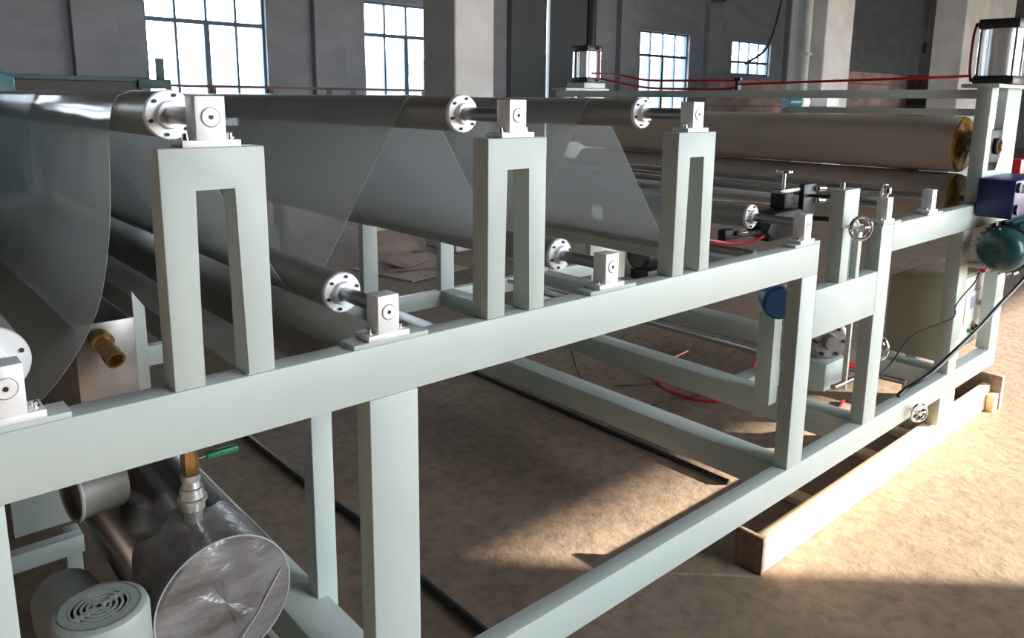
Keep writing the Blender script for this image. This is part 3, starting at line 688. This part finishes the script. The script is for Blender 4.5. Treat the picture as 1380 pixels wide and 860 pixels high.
for k in range(26):
    a = k*2*math.pi/26; cx, cz = math.cos(a), math.sin(a)
    p1 = (my_+cx*.095, mz_+cz*.095); p2 = (my_+cx*.118, mz_+cz*.118); tx, tz = -cz*.0022, cx*.0022
    MB().prism([(p1[0]-tx, p1[1]-tz), (p1[0]+tx, p1[1]+tz), (p2[0]+tx, p2[1]+tz), (p2[0]-tx, p2[1]-tz)], 'x', 3.725, 4.09).build('cooling_fin', MOTORG, mb_, False)
MB().box(3.80, 3.95, my_-.15, my_-.105, mz_-.04, mz_+.05, .004).build('terminal_box', TEAL, t)
MB().cyl((3.62, my_, mz_), (3.612, my_, mz_), .012, 12).build('fan_hub', DARK, t)
MB().cyl((3.69, my_+.03, mz_+.100), (3.69, my_+.03, mz_+.118), .007, 10).build('eye_bolt', CHROME, t)
MB().box(3.75, 3.86, my_+.03, -.002, .86, .88, .002).build('motor_bracket', PAINT, t)
MB().cyl((3.79, -.05, .845), (3.83, -.05, .845), .012, 12).build('cable_gland', RED, t)
t = thing('red_control_box', (4.68, .12, 1.17), 'bright red box just visible at the right edge above the gearbox', 'box')
MB().box(4.63, 4.75, .08, .2, 1.16, 1.295, .004).build('box_body', RED, t)
MB().box(4.198, 4.629, .02, .06, 1.18, 1.21, .002).build('bracket', DARK, t)

# ------------------------------------------------------------------ things behind the machine
t = thing('white_cabinet', (4.9, 3.2, 0), 'pale low cabinet standing on the floor beyond the film', 'cabinet')
MB().box(4.78, 5.22, 3.2, 3.75, 0.02, .50, .006).build('cabinet_body', CREAM, t)
MB().box(4.80, 5.20, 3.193, 3.199, .04, .46, .002).build('door', CREAM, t)
t = thing('floor_motor', (5.3, 2.9, 0), 'black motor with red lead on the floor beyond the third post', 'motor')
MB().lathe((5.25, 3.1, .22), (1, 0, 0), [(0, 0), (0, .10), (.03, .13), (.35, .13), (.38, .10), (.38, 0)], 28).build('motor_body', BLACK, t)
MB().box(5.3, 5.6, 3.0, 3.2, 0, .09, .004).build('motor_foot', DARK, t)
MB().box(5.36, 5.5, 3.02, 3.14, .33, .42, .005).build('terminal_box', DARK, t)
MB().tube(crom([(5.3, 3.05, .38), (5.2, 3.0, .43), (5.5, 2.97, .41), (5.7, 3.0, .36)], 5), .01, 8).build('red_lead', RED, t)
# loose cardboard sheets on the floor
for i, (x, y, w, l, z, a, rx) in enumerate(((3.95, 4.75, .75, .8, .001, .2, 0), (4.1, 4.95, .6, .7, .015, -.35, .0), (3.95, 5.0, .5, .5, .075, .5, .2), (4.3, 5.65, .5, .5, .13, .1, .5))):
    R_ = Matrix.Rotation(a, 3, 'Z') @ Matrix.Rotation(rx, 3, 'X')
    lab = ('flat cardboard sheet on the floor at the bottom of the loose pile', 'crooked cardboard sheet second in the loose pile', 'small tilted cardboard sheet high on the loose pile', 'cardboard sheet propped up steeply at the back of the pile')[i]
    tag(MB().box(x-w/2, x+w/2, y-l/2, y+l/2, z, z+.012, 0, R_).build('cardboard_sheet', CARD, None, False), lab, 'cardboard', 'loose cardboard sheets')
# stacks of brown board
def stack(x0, x1, y0, y1, n, h, label):
    t = thing('board_stack', ((x0+x1)/2, (y0+y1)/2, 0), label, 'board stack', 'stacks of brown board')
    MB().box(x0, x1, y0, y1, 0, .12).build('pallet', WOOD2, t)
    for k in range(n):
        j = random.uniform(-.03, .03)
        MB().box(x0+j, x1+j, y0, y1, .12+k*h, .12+(k+1)*h-.012).build('board_bundle', BOARD, t, False)
stack(11.9, 13.9, 6.6, 7.0, 8, .235, 'stack of brown board between two columns, left of the column with the pipe')
stack(15.4, 18.5, 6.2, 6.7, 9, .236, 'stack of brown board right of the column with the pipe')
stack(18.6, 21.6, 6.4, 7.6, 9, .240, 'stack of brown board behind the rightmost column')
t = thing('teal_machine_hood', (.8, 4.3, 0), 'teal curved machine hood at the left edge with a beige box on it', 'machine')
MB().prism([(-1.2, 1.0), (.86, 1.0), (.86, 1.68), (.70, 1.75), (.40, 1.79), (-1.2, 1.79)], 'y', 4.3, 5.2, .01).build('hood', TEAL, t)
MB().box(-1.1, .7, 4.4, 5.1, 0, 1.0).build('base', DKGREEN, t)
tag(MB().box(-.3, .68, 4.35, 4.8, 1.79, 1.86, .008).build('beige_box', CREAM), 'flat beige box on the teal hood at the left edge', 'box')
t = thing('green_roll_frame', (1.6, 6, 0), 'long dark green machine table in front of the first window', 'machine')
MB().box(.2, 2.10, 6, 6.6, 1.695, 1.735, .004).build('top_rail', DKGREEN, t)
MB().box(.2, 2.06, 6.02, 6.5, 1.60, 1.694).build('side_panel', nmat('olive_dark', (.045, .04, .025), .6), t)
for x in (.6, 1.95): MB().box(x, x+.08, 6.1, 6.2, 0, 1.60).build('leg', DKGREEN, t)
MB().box(2.03, 2.30, 5.98, 6.05, 1.64, 1.72, .004).build('end_bracket', DKGREEN, t)
MB().box(2.19, 2.25, 5.98, 6.03, 1.72, 1.90, .003).build('upright', DKGREEN, t)
MB().box(2.10, 2.12, 5.98, 6.0, 1.72, 1.80).build('pin', DKGREEN, t)
t = thing('trestle', (1.7, 4.2, 0), 'thin pale trestle top in front of the dark green machine table', 'trestle')
MB().box(.9, 2.55, 4.2, 4.25, 1.582, 1.594).build('trestle_top', CREAM, t)
for x in (.95, 2.45): MB().box(x, x+.04, 4.205, 4.245, 0, 1.5815).build('leg', DKGREEN, t)
t = thing('guard_rail', (4, 8, 0), 'thin rusty red rail running in front of the windows', 'rail')
MB().box(2.8, 7.4, 8, 8.03, 1.685, 1.715).build('rail_bar', RUST, t)
for x in (2.9, 3.4, 4.1, 4.9, 5.25, 6.4, 6.75): MB().box(x, x+.05, 7.99, 8.04, 0, 1.684).build('rail_post', RUST, t)
t = thing('bench_grinder', (12.2, 5.9, 0), 'small teal rounded device with bright white end beyond the tie bars', 'device')
MB().cyl((10.3, 4.6, 1.60), (10.55, 4.55, 1.60), .10, 24, .01).build('device_body', TEAL, t)
MB().cyl((10.56, 4.55, 1.60), (10.72, 4.52, 1.60), .105, 24, .01).build('white_end', WHITEP, t)
MB().box(10.3, 10.7, 4.45, 4.65, 0, 1.50).build('stand', BOARD, t)
t = thing('white_lamp_box', (11.2, 4.4, 0), 'bright white box on a stand in front of the column with the pipe', 'box')
MB().box(11.05, 11.42, 4.35, 4.6, 1.54, 1.68, .01).build('box_body', WHITEP, t)
MB().box(11.15, 11.3, 4.4, 4.5, 0, 1.539).build('stand', COLM, t)
t = thing('hanging_lamp', (11.9, 6.9, 3.4), 'small dark fitting hanging from a cable near the top of the picture', 'lamp')
MB().cyl((11.9, 6.9, 3.30), (11.9, 6.9, 3.36), .14, 20, .01).build('lamp_shade', DARK, t)
MB().tube([(11.9, 6.9, 3.36), (11.9, 6.9, 6.499)], .012, 6).build('cord', DARK, t)
tag(MB().tube(crom([(15.2, 7.5, 4.6), (15.0, 7.5, 3.5), (14.6, 7.5, 2.7), (14.0, 7.6, 2.35)], 6), .025, 6).build('hanging_cable', DARK), 'dark cable hanging in a curve left of the column with the pipe', 'cable')
t = thing('wall_switch_drop', (24, 8, 2.9), 'small dark pull switch on a hanging cord left of the rightmost column', 'switch')
MB().box(24, 24.1, 8, 8.08, 3.05, 3.35, .01).build('switch_body', DARK, t)
MB().tube([(24.05, 8.04, 3.35), (24.05, 8.04, 6.499)], .01, 6).build('cord', DARK, t)

for o in bpy.data.objects:
    if '_o' in o: del o['_o']
